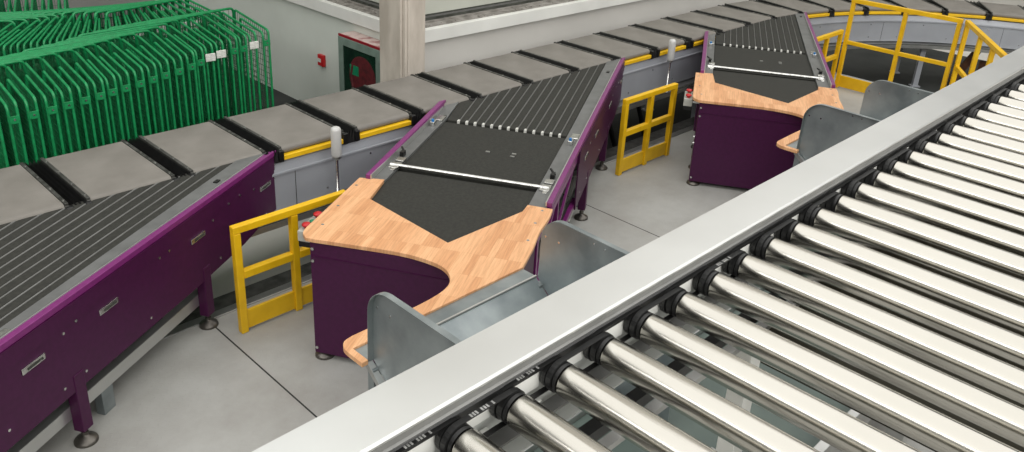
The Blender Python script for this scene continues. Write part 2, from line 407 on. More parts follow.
# carriages -----------------------------------------------------------------
def belt_profile():
    # (y, z) closed profile of a cell belt with rounded ends; y = outward
    r = .032; z1 = 1.0; p = []
    for i in range(9):
        t = math.radians(90+180*i/8); p.append((r+r*math.cos(t), z1-r+r*math.sin(t)))
    for i in range(9):
        t = math.radians(-90+180*i/8); p.append((.90-r+r*math.cos(t), z1-r+r*math.sin(t)))
    return p
PITCH = .735; CELL = .565
def make_cart(curve):
    root = empty('sorter_carriage', (0, 0, 0))
    g = MB(); pr = belt_profile(); n = len(pr); hw = CELL/2
    v = [(x, y, z) for x in (-hw, hw) for y, z in pr]
    f = [(k, (k+1) % n, n+(k+1) % n, n+k) for k in range(n)]
    g.add(v, f, True); g.add(v[:n], [tuple(range(n))]); g.add(v[n:], [tuple(range(n))[::-1]])
    g.build('cell_belt', 'belt_grey', root)
    for sgn in (-1, 1):
        e = MB(); x0, x1 = sorted((sgn*(hw+.002), sgn*(hw+.028)))
        e.box(x0, x1, .004, .896, .955, 1.006); e.box(x0, x1, -.008, .03, .90, .99)
        rv = MB()
        for yy in (.06, .30, .55, .80): rv.cyl(((x0+x1)/2, yy, 1.005), ((x0+x1)/2, yy, 1.010), .009, 8)
        e.build('edge_plate', 'dark_plate', root, bevel=.002, seg=1, extra=[(rv, 'steel')])
    MB().box(-hw, hw, -.030, .02, .898, .938).build('bumper_strip', 'yellow_stripe', root, bevel=.003, seg=1)
    MB().box(-hw+.01, hw-.01, .03, .87, .90, .93).build('carriage_base', 'rubber', root)
    # black bellows between this carriage and the next: ribs across the track
    b = MB(); ang = PITCH/(R0+.45) if curve else 0.0
    x0 = hw+.028; nr = 4
    def far(y):        # x of the next carriage's plate at distance y, for x measured here
        if not curve: return PITCH-hw-.028
        rad = R0+y; c, s_ = math.cos(ang), math.sin(ang)
        # next carriage plate starts at local x' = -hw-.028
        return rad*s_-(hw+.028)*c
    lo = [[], []]
    def pt(t, y, z):
        xf = far(y); x = x0+(xf-x0)*t
        dy = 0.0
        if curve: dy = -(1-math.cos(ang))*(R0+y)*t*.95 - (hw+.028)*math.sin(ang)*t*0
        return (x, y+dy, z)
    for i in range(nr):
        ta, tb = i/nr, (i+1)/nr; tm = (ta+tb)/2
        for (u0, u1, u2) in ((ta, tm, tb),):
            vs = [pt(u0, -.004, .955), pt(u1, -.004, 1.0), pt(u2, -.004, .955), pt(u0, .90, .955), pt(u1, .90, 1.0), pt(u2, .90, .955),
                  pt(u0, -.02, .885), pt(u2, -.02, .885), pt(u0, .90, .885), pt(u2, .90, .885)]
            b.add(vs, [(0, 1, 4, 3), (1, 2, 5, 4), (0, 6, 7, 2, 1), (3, 4, 5, 9, 8), (6, 8, 9, 7), (0, 3, 8, 6), (2, 7, 9, 5)])
    b.build('bellows', 'rubber', root)
    # little hinge blocks at the near end of the gap
    for xa, xb in ((hw, hw+.05), (-hw-.045, -hw)):
        MB().box(xa, xb, -.034, .02, .885, .985).build('end_guard', 'rubber', root, bevel=.008)
    return root
cs = make_cart(False); cc = make_cart(True); used = {0: False, 1: False}
GP = 1.65-PITCH*5
k = 0; carts = []
while GP+(k+1)*PITCH < SMAX:
    s = GP+(k+.5)*PITCH; k += 1
    cv = 1 if s > RC[0]-.2 else 0; src = cc if cv else cs
    x, y, a = path(s, 0.0)
    if s < .2: continue
    if used[cv]: o = copy_tree(src)
    else: o = src; used[cv] = True
    o.location = (x, y, 0); o.rotation_euler = (0, 0, a)
    carts.append((s, o))
names = {}
cnt = 0
ORD = ['first', 'second', 'third', 'fourth', 'fifth', 'sixth', 'seventh', 'eighth', 'ninth', 'tenth', 'eleventh', 'twelfth', 'thirteenth', 'fourteenth',
       'fifteenth', 'sixteenth', 'seventeenth', 'eighteenth', 'nineteenth', 'twentieth', 'twenty-first', 'twenty-second', 'twenty-third', 'twenty-fourth', 'twenty-fifth', 'twenty-sixth', 'twenty-seventh', 'twenty-eighth']
for i, (s, o) in enumerate(carts):
    where = ('behind the left purple conveyor' if s < 3.1 else 'beside the first signal lamp' if s < 5.2 else
             'behind the middle purple conveyor' if s < 7.5 else 'beside the second signal lamp' if s < 9.6 else
             'behind the right purple conveyor' if s < 12.4 else 'on the bend past the yellow railing')
    tag(o, 'grey sorter carriage, %s from the left, %s' % (ORD[min(i, 27)], where), 'sorter carriage', 'grey carriages of the loop sorter')

# ------------------------------------------------------------------ induction conveyors (purple)
TH = math.radians(30.2); OX, OY = 2.62, 4.15; STEP = 4.55
ct, st = math.cos(TH), math.sin(TH)
def uend(v, Y=5.565): return (Y-OY+ct*v)/st          # where the machine meets the sorter
def foot(parent, u, v, ztop, r=.068):
    f = MB().lathe([(r, 0), (r, .012), (r*.9, .022), (r*.45, .036), (.02, .045), (.012, .05), (.012, .10)], (u, -v, 0))
    f.lathe([(.022, 0), (.022, .018)], (u, -v, .055), 6)
    return f.build('levelling_foot', 'dark_steel', parent)
def make_induct(full):
    """local x = u (towards the sorter), local y = -v"""
    root = empty('induction_conveyor', (OX, OY, 0), TH)
    VL, VR = -.12, 1.325
    Z = .93; ustart = 1.0 if full else .62
    # purple capped side rails
    for nm, va, vb in (('side_rail', VL, VL+.045), ('side_rail', VR-.045, VR)):
        g = MB(); ua, ub = uend(va, 5.585), uend(vb, 5.585)
        poly = [(ustart, -va), (ub*0+ustart, -vb), (ub, -vb), (ua, -va)]
        if va < .5:          # the left rail climbs to the sorter
            ua, ub = uend(va, 5.61), uend(vb, 5.61); zs = [.985, .985, 1.025, 1.025]; poly = [(ustart, -va), (ustart, -vb), (ub, -vb), (ua, -va)]
            g.add([(x, y, .945) for x, y in poly]+[(x, y, z) for (x, y), z in zip(poly, zs)], [(0, 1, 2, 3), (7, 6, 5, 4), (0, 4, 5, 1), (1, 5, 6, 2), (2, 6, 7, 3), (3, 7, 4, 0)])
        else: g.prism(poly, .945, .985)
        g.build(nm, 'purple', root, bevel=.005)
        vi = vb if nm == 'side_rail' and va < .5 else va
        g = MB(); g.prism([(ustart, -vi+.004), (ustart, -vi-.004), (uend(vi, 5.56), -vi-.004), (uend(vi, 5.56), -vi+.004)], .93, .988); g.build('edge_lip', 'rail_alu', root)
    # left side sheet
    g = MB(); ue = uend(VL+.01)
    g.prism([(.6, .40), (ue, .48), (ue, .945), (.6, .945)], 0, .02, Matrix(((1, 0, 0, 0), (0, 0, 1, -(VL+.03)), (0, 1, 0, 0), (0, 0, 0, 1))))
    g.build('side_panel', 'purple_shaded', root)
    # right side sheet with its recess line, latches and bolts
    ue = uend(VR-.015)
    P = Matrix(((1, 0, 0, 0), (0, 0, 1, -(VR-.012)), (0, 1, 0, 0), (0, 0, 0, 1)))
    g = MB(); us = 2.15 if full else .8
    g.prism([(us, .395), (3.95, .395), (4.55, .42), (ue, .49), (ue, .945), (us, .945)], -.012, .0, P)
    g.prism([(us, .835), (ue-.0, .835), (ue-.0, .945), (us, .945)], -.018, -.012, P)
    rpg = g
    latches = []
    for u0 in (1.62, 2.52, 3.105, 4.01, 4.91):
        if u0 < us+.1 and full: continue
        t = MB().box(u0-.08, u0+.08, -(VR-.012)-.022, -(VR-.012)-.012, .742, .778)
        lt = t.build('latch', 'steel', root, bevel=.003)
        MB().box(u0-.045, u0+.045, -(VR-.012)-.024, -(VR-.012)-.0215, .752, .768).box(u0+.05, u0+.062, -(VR-.012)-.025, -(VR-.012)-.021, .752, .766).build('latch_slot', 'frame_dark', lt)
    b = MB()
    for u0, z0 in ((2.3, .5), (2.69, .47), (2.86, .47), (2.75, .80), (2.85, .82), (3.45, .46), (3.6, .82), (3.7, .82), (4.25, .47), (4.2, .80), (4.55, .84), (4.75, .80), (5.07, .88), (5.07, .76), (4.4, .84), (4.9, .52)):
        if z0 > .835: yo = -(VR+.006)
        else: yo = -(VR)
        if u0 > us: b.cyl((u0, yo-.004, z0), (u0, yo+.008, z0), .009, 8)
    rpg.build('side_panel', 'purple_shaded', root, extra=[(b, 'steel')])
    e = MB(); e.prism([(uend(VL+.02), -(VL+.03)), (uend(VR-.02), -(VR-.02)), (uend(VR-.02)-.02, -(VR-.02)), (uend(VL+.02)-.02, -(VL+.03))], .55, .90)
    e.build('end_panel', 'purple_shaded', root)
    # bright edge strips
    for va, vb in ((VL+.045, .02), (1.15, VR-.045)):
        ue_ = (uend(vb, 5.595), uend(va, 5.595)); pp = [(ustart, -va), (2.52, -va), (ue_[1], -va), (ue_[0], -vb), (2.52, -vb), (ustart, -vb)]; lf = (0, 0, .046, .046, 0, 0)
        g = MB(); g.add([(x, y, .915+q_*1.1) for (x, y), q_ in zip(pp, lf)]+[(x, y, .942+q_) for (x, y), q_ in zip(pp, lf)], [(0, 1, 4, 5), (1, 2, 3, 4), (11, 10, 7, 6), (10, 9, 8, 7)]+[(k, (k+1) % 6, 6+(k+1) % 6, 6+k) for k in range(6)])
        g.build('edge_strip', 'edge_grey', root, bevel=.002, seg=1)
    # feed belts
    g = MB().box(.18 if full else .62, 1.29, -1.15, -.02, .89, .9195); g.build('feed_belt', 'belt_dark', root, bevel=.006)
    g = MB().box(1.34, 2.47, -1.15, -.02, .89, .9195); g.build('feed_belt', 'belt_dark', root, bevel=.006)
    # drive rod between the belts with its clamps
    r = MB().cyl((1.315, .045, .952), (1.315, -1.235, .952), .0165, 16).build('cross_rod', 'steel', root)
    for vv in (-.015, 1.20):
        c = MB(); c.box(1.26, 1.37, -vv-.045, -vv+.03, .94, .956); c.box(1.385, 1.46, -vv-.05, -vv+.02, .94, .965)
        c.box(1.22, 1.26, -vv-.035, -vv+.0, .94, .952)
        c.build('rod_clamp', 'steel', root, bevel=.003)
    for vv in (-.03, 1.215):
        k2 = MB(); k2.box(1.50, 1.56, -vv-.02, -vv+.012, .94, .985); k2.bar((1.53, -vv-.02, .975), (1.60, -vv+.03, .99), .014, .012)
        k2.build('sensor_arm', 'rubber', root)
    for vv in (-.03, 1.215):
        k3 = MB(); k3.box(2.25, 2.33, -vv-.022, -vv+.02, .94, .985); k3.box(2.40, 2.52, -vv-.045, -vv+.025, .94, .958)
        sb = k3.build('sensor_block', 'steel', root, bevel=.004)
        tag(MB().cyl((2.27, -vv, .985), (2.27, -vv, 1.005), .013, 10).build('sensor_cap', 'blue', sb), 'small blue cap')
    MB().box(2.50, 2.56, -.005, .02, .942, .95).build('slot_cover', 'rubber', root)
    MB().box(4.42, 4.47, -1.235, -1.205, .972, .986).build('slot_cover', 'rubber', root)
    # transfer strips running out to the sorter at the slant, rising slightly on to it
    n = 14; cuts = [.02]+[.14+.0783*q_ for q_ in range(13)]+[1.15]
    def ramp(poly, zlo, zhi, lift):
        m_ = len(poly)
        vs = [(x, y, zlo+(lift*1.12 if x > 2.6 else 0)) for x, y in poly]+[(x, y, zhi+(lift if x > 2.6 else 0)) for x, y in poly]
        return MB().add(vs, [tuple(range(m_))[::-1], tuple(range(m_, 2*m_))]+[(k, (k+1) % m_, m_+(k+1) % m_, m_+k) for k in range(m_)])
    for i in range(n):
        va = cuts[i]+.008; vb = cuts[i+1]-.008
        ua, ub = uend(va, 5.60), uend(vb, 5.60)
        L_ = .052
        g = ramp([(2.50, -vb), (ub, -vb), (ua, -va), (2.50, -va)], .902, .93, L_)
        ex = []
        if i:
            vv = cuts[i]
            ex = [(ramp([(2.52, -(vv+.0055)), (uend(vv, 5.59), -(vv+.0055)), (uend(vv, 5.59), -(vv-.0055)), (2.52, -(vv-.0055))], .90, .931, L_), 'alu_dull'),
                  (MB().box(2.475, 2.515, -vv-.011, -vv+.011, .905, .943), 'label')]
        g.build('strip_belt', 'belt_dark', root, bevel=.005, extra=ex)
    # under-frame of the belts
    g = MB(); g.prism([(.62, -(VL+.06)), (.62, -(VR-.06)), (uend(VR-.06)-.06, -(VR-.06)), (uend(VL+.06)-.06, -(VL+.06))], .70, .885)
    g.build('belt_bed', 'frame_dark', root)
    # legs
    for u0, vv in ((4.07, VR-.03), (2.80, VR-.03), (2.2, VL+.08), (1.15, VL+.08)):
        MB().box(u0-.04, u0+.04, -vv-.035, -vv+.035, .10, .50).build('leg', 'purple_shaded', root, bevel=.004)
        foot(root, u0, vv, .1)
    # long light beam tying the legs
    MB().box(1.3, 4.10, -1.26, -1.20, .18, .27).build('tie_beam', 'rail_alu', root, bevel=.003)
    MB().box(.9, 2.6, -.10, -.04, .16, .23).build('tie_beam', 'alu', root, bevel=.003)
    MB().box(3.02, 3.12, -1.25, -1.19, 0, .18).build('stand_block', 'galv', root, bevel=.003)
    if full:
        # packing-station cabinet at the front of the machine
        cabg = MB().box(.03, .60, -1.30, .09, .045, .918)
        MB().box(.0245, .03, -1.28, .085, .808, .812).build('panel_seam', 'purple_shaded', root)
        b = MB()
        for vv, zz in ((-.072, .865), (-.072, .775), (-.072, .09), (1.27, .12)): b.cyl((.022, -vv, zz), (.032, -vv, zz), .011, 10)
        for uu, zz in ((.10, .45), (.10, .52)): b.cyl((uu, .09, zz), (uu, .105, zz), .018, 10)
        cabg.build('cabinet_body', 'purple_shaded', root, bevel=.006, extra=[(b, 'steel')])
        for u0, vv in ((.08, -.04), (.08, 1.22), (.52, -.04), (.52, 1.22)): foot(root, u0, vv, .05, .07)
        # open side bay with slanted struts behind the cabinet, right hand side
        MB().box(.62, 2.15, -1.31, -1.27, .84, .90).box(.62, 2.3, -1.31, -1.27, .395, .44).box(.62, .67, -1.31, -1.27, .44, .84).box(1.35, 1.39, -1.31, -1.27, .44, .84).build('side_frame', 'purple', root, bevel=.004)
        MB().bar((.70, -1.285, .46), (1.33, -1.285, .82), .02, .03).bar((1.42, -1.285, .46), (2.10, -1.285, .82), .02, .03).build('diagonal_strut', 'purple', root)
        MB().box(.62, 1.9, -1.325, -1.31, .06, .40).build('lower_panel', 'purple_shaded', root, bevel=.004)
        MB().box(.62, 2.1, -1.0, -.98, .2, .72).build('inner_panel', 'purple_shaded', root)
        g = MB().cyl((1.98, -1.27, .09), (1.98, -1.31, .09), .085, 20); g.build('caster_wheel', 'rubber', root)
        MB().box(1.94, 2.02, -1.30, -1.28, .12, .40).build('caster_fork', 'chrome', root)
        for uu in (2.0, 1.55):
            pass
        for a_ in ((1.9, 1.925, -.6, -.565), (1.93, 1.955, -.82, -.785), (1.875, 1.895, -.82, -.785)):
            MB().box(*a_, .9195, .926).build('belt_clip', 'alu', root)
    return root
mi = make_induct(True)
tag(mi, 'purple feed conveyor in the middle, between the two yellow gates', 'conveyor')
TURN = TH+math.radians(1.0); SX, SY = .03, -.03
m2 = copy_tree(mi); m2.location = (OX+STEP+SX, OY+SY, 0); m2.rotation_euler.z = TURN
tag(m2, 'purple feed conveyor farthest right, its far corner beside the tall yellow railing', 'conveyor')
m0 = make_induct(False); m0.location = (OX-STEP, OY, 0)
tag(m0, 'purple feed conveyor at the left edge, long closed side panel with latches', 'conveyor')

# ------------------------------------------------------------------ wooden worktops
def smooth_curve(pts, n=5):
    out = []
    m = len(pts)
    for i in range(m-1):
        p0 = pts[max(i-1, 0)]; p1 = pts[i]; p2 = pts[i+1]; p3 = pts[min(i+2, m-1)]
        for k in range(n):
            t = k/n
            out.append(tuple(.5*((2*p1[j])+(-p0[j]+p2[j])*t+(2*p0[j]-5*p1[j]+4*p2[j]-p3[j])*t*t+(-p0[j]+3*p1[j]-3*p2[j]+p3[j])*t**3) for j in (0, 1)))
    out.append(pts[-1]); return out
def w2l(x, y):       # world (first station) to local of machine frame
    dx, dy = x-OX, y-OY
    return (dx*ct+dy*st, -dx*st+dy*ct)
def make_worktop():
    root = empty('worktop', (OX, OY, 0), TH)
    L = []
    L += [w2l(3.40, 4.80), w2l(2.74, 4.415)]                                     # left side, from back to front
    L += smooth_curve([w2l(2.66, 4.37), w2l(2.60, 4.32), w2l(2.575, 4.25)], 4)
    L += smooth_curve([w2l(2.60, 4.20), w2l(2.73, 4.0), w2l(2.915, 3.70), w2l(2.99, 3.50), w2l(3.0, 3.36), w2l(2.94, 3.245), w2l(2.83, 3.18), w2l(2.64, 3.155), w2l(2.42, 3.155), w2l(2.20, 3.155)], 5)
    L += smooth_curve([w2l(2.16, 3.155), w2l(2.10, 3.14), w2l(2.065, 3.09), w2l(2.06, 3.03)], 4)
    L += [w2l(2.06, 2.925), w2l(2.10, 2.925), w2l(2.10, 3.06), w2l(3.385, 3.06)]
    L += smooth_curve([w2l(3.62, 3.19), w2l(3.80, 3.305), w2l(3.93, 3.37), w2l(4.03, 3.42), w2l(4.14, 3.49)], 4)
    L += [w2l(4.05, 3.655), w2l(3.945, 3.605), w2l(3.235, 3.60), w2l(3.24, 4.455), w2l(3.525, 4.655)]
    g = MB(); g.prism(L, .9215, .951)
    s = MB()
    for x, y in ((3.30, 4.70), (3.0, 4.5), (2.76, 4.33), (4.06, 3.52), (3.88, 3.42), (3.66, 3.28)):
        a, b = w2l(x, y); s.cyl((a, b, .950), (a, b, .9525), .011, 10)
    g.build('wooden_board', 'wood', root, bevel=.005, extra=[(s, 'steel')])
    return root
wt = make_worktop(); tag(wt, 'pale wooden butcher block worktop with curved cut-out on the middle purple station', 'worktop')
w2 = copy_tree(wt); w2.location = (OX+STEP+SX, OY+SY, 0); w2.rotation_euler.z = TURN
tag(w2, 'pale wooden butcher block worktop on the right purple station, partly behind a dark plate', 'worktop')

# ------------------------------------------------------------------ galvanised chutes in front of the stations
def make_chute():
    root = empty('steel_chute', (2.14, 2.95, 0))
    L = 1.25
    # local: x 0..L, y 0 = fold line, + towards the station
    MB().box(-.037, L-.005, 0, .112, .922, .936).box(0, L-.005, -.005, .004, .93, .939).build('flange', 'galv', root)
    MB().box(0, L-.005, -.009, .003, .934, .944).build('fold_edge', 'rail_alu', root)
    sl = MB(); sl.prism([(0, .930), (-.62, .44), (-.62, .43), (0, .918)], .012, L-.005, Matrix(((0, 0, 1, 0), (1, 0, 0, 0), (0, 1, 0, 0), (0, 0, 0, 1))))
    sl.build('chute_bed', 'galv', root)
    PX = lambda x: Matrix(((0, 0, 1, x), (1, 0, 0, 0), (0, 1, 0, 0), (0, 0, 0, 1)))
    for x, sg, zt in ((0.0, -1, 1.395), (L, 1, 1.365)):
        outer = [(-.015, .93), (-.02, zt-.16)]+[(-.18+.16*math.cos(t), zt-.16+.16*math.sin(t)) for t in [math.radians(a) for a in range(8, 91, 9)]]+[(-.70, zt-.005), (-1.05, zt-.06), (-1.05, .30), (-.62, .43)]
        g = MB(); g.prism(outer, -.0015, .0015, PX(x))
        plg = g
        # folded rim
        rim = MB(); pts = outer[:-3]
        for i in range(len(pts)-1):
            a, b = pts[i], pts[i+1]; w = .035
            xa, xb = sorted((x, x+sg*w))
            d_ = Vector((b[0]-a[0], b[1]-a[1])).normalized(); nn = (-d_.y*.003, d_.x*.003)
            rim.add([(xa, a[0], a[1]), (xb, a[0], a[1]), (xb, b[0], b[1]), (xa, b[0], b[1]),
                     (xa, a[0]-nn[0], a[1]-nn[1]), (xb, a[0]-nn[0], a[1]-nn[1]), (xb, b[0]-nn[0], b[1]-nn[1]), (xa, b[0]-nn[0], b[1]-nn[1])],
                    [(0, 1, 2, 3), (4, 7, 6, 5), (0, 3, 7, 4), (1, 5, 6, 2), (0, 4, 5, 1), (3, 2, 6, 7)], 3 < i < len(pts)-4)
        rv = MB()
        for yy in (-.055, -.16):
            rv.cyl((x-.004, yy, zt-.13+.0), (x+.004, yy, zt-.13), .008, 8)
        rv.cyl((x-.004, -.42, zt-.03), (x+.004, -.42, zt-.03), .006, 8); rv.cyl((x-.004, -.50, zt-.035), (x+.004, -.50, zt-.035), .006, 8)
        pl = plg.build('side_plate', 'galv', root, extra=[(rv, 'steel')])
        rim.build('rim', 'galv', pl)
    # bright lower edge profile on the left
    g = MB(); g.prism([(.0, .935), (-.62, .445), (-.62, .405), (0, .895)], -.040, -.004, PX(0)); g.build('edge_profile', 'alu', root)
    g = MB(); g.prism([(.0, .95), (-.62, .46), (-.62, .45), (0, .94)], .01, .045, PX(0)); g.build('edge_profile', 'galv', root)
    for x in (-.035, L-.03):
        MB().box(x, x+.05, -.06, -.01, 0, .90).build('support_post', 'galv', root, bevel=.003)
    MB().box(.02, L-.03, -.05, -.02, .70, .76).build('cross_brace', 'galv', root)
    return root
ch = make_chute(); tag(ch, 'galvanised steel chute with two rounded upright plates in front of the middle worktop', 'chute')
c2 = copy_tree(ch); c2.location = (2.14+STEP+.055, 2.93, 0)
tag(c2, 'dark-looking galvanised steel chute with two rounded plates in front of the right worktop', 'chute')

# ------------------------------------------------------------------ control boxes with push buttons
def make_box():
    root = empty('control_box', (OX, OY, 0), TH)
    MB().box(.12, .40, .165, .255, .815, .895).build('housing', 'box_grey', root, bevel=.006)
    MB().box(.125, .395, .168, .25, .775, .815).build('base_plate', 'rubber', root)
    MB().box(.15, .37, .08, .17, .85, .87).build('bracket', 'steel', root)
    for nm, u_, mt in (('emergency_button', .175, 'red'), ('stop_button', .345, 'red')):
        MB().lathe([(.016, 0), (.016, .014), (.030, .018), (.033, .028), (.026, .036), (.008, .040)], (u_, .212, .895)).build(nm, mt, root)
    MB().lathe([(.020, 0), (.020, .016), (.012, .02)], (.26, .212, .895)).build('start_button', 'btn_green', root)
    return root
cb = make_box();  cb.location.x += .05*ct; cb.location.y += .05*st; tag(cb, 'grey control box with red and green buttons at the left corner of the middle station', 'control box')
b2 = copy_tree(cb); b2.location = (cb.location.x+STEP+SX, cb.location.y+SY, 0); b2.rotation_euler.z = TURN
tag(b2, 'grey control box with a red button at the left corner of the right station', 'control box')

# ------------------------------------------------------------------ signal lamps on thin poles
def make_lamp():
    root = empty('signal_lamp', (3.63, 5.44, .458))
    MB().lathe([(.035, 0), (.035, .012), (.015, .02), (.013, .39)], (0, 0, 0), 16).build('pole', 'steel', root)
    MB().box(-.06, .06, -.05, .05, 0, .008).build('base_plate', 'alu', root)
    MB().lathe([(.026, .37), (.038, .382), (.038, .40)], (0, 0, 0), 20).build('collar', 'alu', root)
    MB().lathe([(.038, .40), (.043, .41), (.043, .625), (.039, .645), (.026, .655), (.008, .658)], (0, 0, 0), 24).build('lamp_cover', 'lamp_cover', root)
    return root
la = make_lamp(); tag(la, 'unlit white cylindrical signal lamp on a thin pole left of the middle conveyor', 'signal lamp')
l2 = copy_tree(la); l2.location = (8.44, 5.44, .458)
tag(l2, 'unlit white cylindrical signal lamp on a thin pole behind the second yellow gate', 'signal lamp')

# ------------------------------------------------------------------ yellow gates
def make_gate():
    root = empty('safety_gate', (2.36, 4.84, 0)); W_ = .94; h = .86; t = .055
    for x in (0, W_/2-.02, W_-t): MB().box(x, x+t, -t/2, t/2, 0, h-t).build('post', 'yellow', root, bevel=.006)
    MB().box(0, W_, -t/2, t/2, h-t, h).build('top_rail', 'yellow', root, bevel=.006)
    for a, b in ((t, W_/2-.02), (W_/2-.02+t, W_-t)):
        MB().box(a, b, -t/2, t/2, .44, .50).build('middle_rail', 'yellow', root, bevel=.006)
        MB().box(a, b, -.012, .012, .02, .17).build('kick_plate', 'yellow', root, bevel=.003)
    return root
ga = make_gate(); tag(ga, 'yellow tubular gate between the left and middle purple conveyors', 'gate')
g2 = copy_tree(ga); g2.location = (6.77, 4.85, 0); tag(g2, 'yellow tubular gate between the middle and right purple conveyors', 'gate')
g3 = copy_tree(ga); g3.location = (10.98, 4.85, 0); tag(g3, 'yellow tubular gate behind the right conveyor, joined to the tall railing', 'gate')

rl = empty('safety_railing', (11.95, 4.78, 0), 0, 'tall yellow tubular railing with a slanted second section at the right', 'railing')
t = .055
P0 = (0, 0); P1 = (0, -1.47)
for y in (0, -.74, -1.44): MB().box(-t/2, t/2, y-t/2, y+t/2, 0, 1.26).build('post', 'yellow', rl, bevel=.006)
MB().box(-t/2, t/2, -1.47, .03, 1.26, 1.32).build('top_rail', 'yellow', rl, bevel=.006)
MB().box(-t/2+.004, t/2-.004, -1.44, 0, .66, .715).build('middle_rail', 'yellow', rl, bevel=.006)
MB().box(-.012, .012, -1.44, 0, .02, .19).build('kick_plate', 'yellow', rl, bevel=.003)
dx, dy = -math.cos(math.radians(30)), -math.sin(math.radians(30))
q = lambda d_, z: (0+dx*d_, -1.53+dy*d_, z)
MB().bar(q(-.02, 1.29), q(2.6, 1.29), .06, .055).build('top_rail', 'yellow', rl, bevel=.006)
MB().bar(q(.02, .69), q(2.55, .69), .05, .05).build('middle_rail', 'yellow', rl, bevel=.006)
for d_ in (.03, .72, 1.30, 1.95, 2.57):
    MB().bar(q(d_, 0), q(d_, 1.262), .055, .055, up=(dx, dy, 0)).build('post', 'yellow', rl, bevel=.006)
# planks standing behind the railing
o = empty('wooden_plank', (14.89, 4.06, LOW+.012), 0, 'brown plank leaning behind the slanted yellow railing', 'plank')
MB().bar((0, 0, .02), (.12, -.28, .66), .03, .13, up=(1, -1, 0)).build('board', 'brown', o)
o = empty('wooden_prop', (15.05, 3.70, LOW), 0, 'short dark brown upright prop beyond the railing, beside the leaning plank', 'prop')
MB().box(-.05, .05, -.05, .05, 0.012, .42).build('post', 'brown', o, bevel=.004)

# ------------------------------------------------------------------ green nestable roll cages
def round_path(pts, r=.05, n=4):
    pts = [Vector(p) for p in pts]; out = [pts[0]]
    for i in range(1, len(pts)-1):
        a = (pts[i-1]-pts[i]).normalized(); b = (pts[i+1]-pts[i]).normalized()
        for k in range(n+1):
            t_ = k/n; out.append(pts[i]+a*r*(1-t_)**2+b*r*t_**2)
    out.append(pts[-1]); return out
def make_cage():
    """local: y=0 front (posts), +y back, x=0 right side; height zero at its wheels"""
    root = empty('roll_cage', (0, 0, LOW)); D_ = .74; hb = 1.56; ht = 1.645; W_ = .95
    r = .0125
    def side(x, hb, ht, y0, y1):
        g = MB()
        g.tube(round_path([(x, y0, .18), (x, y0, hb), (x, y1-.02, ht), (x, y1, .18)], .045, 4), r, 8)
        g.tube([(x, y0, .20), (x, y1, .20)], r, 6)
        return g.build('side_frame', 'green', root)
    def mesh(x, hb, ht, y0, y1):
        g = MB(); w = .0045
        for i in range(1, 22):
            z = .2+(hb-.25)*i/21; g.box(x-w/2, x+w/2, y0, y1, z-w/2, z+w/2)
        for i in range(1, 18):
            y = y0+(y1-y0)*i/18; zt = hb+(ht-hb)*(y-y0)/(y1-y0)
            g.box(x-w/2, x+w/2, y-w/2, y+w/2, .2, zt)
        return g.build('wire_mesh', 'green_dark', root)
    side(0, hb, ht, 0, D_); side(-.066, hb-.02, hb+.05, 0, .50); mesh(0, hb, ht, 0, D_)
    side(-W_, hb-.10, ht-.10, .10, D_-.12); mesh(-W_, hb-.10, ht-.10, .10, D_-.12)
    # back panel with the top rail that makes the nested ribbon
    g = MB(); g.tube(round_path([(.0, D_+.01, .2), (.0, D_+.01, ht+.01), (-W_-.1, D_-.16, ht+.03), (-W_-.1, D_-.16, .2)], .05, 4), .014, 8)
    g.build('back_frame', 'green', root)
    w = .0035; g = MB()
    for i in range(1, 14):
        z = .2+(ht-.2)*i/14; g.bar((0, D_, z), (-W_-.1, D_-.17, z), w, w)
    for i in range(1, 16):
        t_ = i/16; g.bar((-(W_+.1)*t_, D_-.17*t_, .2), (-(W_+.1)*t_, D_-.17*t_, ht), w, w)
    g.build('wire_mesh', 'green_dark', root)
    g = MB().tube([(0, 0, .19), (-W_, .12, .19), (-W_, D_-.1, .19)], .014, 6).tube([(0, .0, .19), (0, D_, .19)], .014, 6)
    g.build('base_frame', 'green', root)
    for z in (1.43, .50):
        pl = MB().box(-.068, .008, -.016, -.008, z-.035, z+.03).build('bracket_plate', 'green', root, bevel=.002, seg=1)
        MB().cyl((-.03, -.022, z), (-.03, -.014, z), .009, 8).build('bolt', 'steel', pl)
    for x, y in ((-.03, .04), (-.03, D_-.05), (-W_, .14), (-W_, D_-.14)):
        g = MB().cyl((x-.014, y, .055), (x+.014, y, .055), .055, 14).box(x-.018, x+.018, y-.02, y+.02, .10, .185); g.build('caster', 'rubber', root)
    return root
row1 = [(1.62, 7.03), (1.77, 7.07), (1.92, 7.10), (2.07, 7.13), (2.21, 7.17), (2.36, 7.21), (2.50, 7.25), (2.62, 7.29), (2.75, 7.33), (2.90, 7.38), (3.04, 7.43), (3.18, 7.48), (3.33, 7.52), (3.49, 7.60), (3.62, 7.68), (3.76, 7.76), (3.90, 7.81), (4.08, 7.86), (4.20, 7.89), (4.33, 7.92), (4.50, 7.95)]
cage = make_cage(); first = True
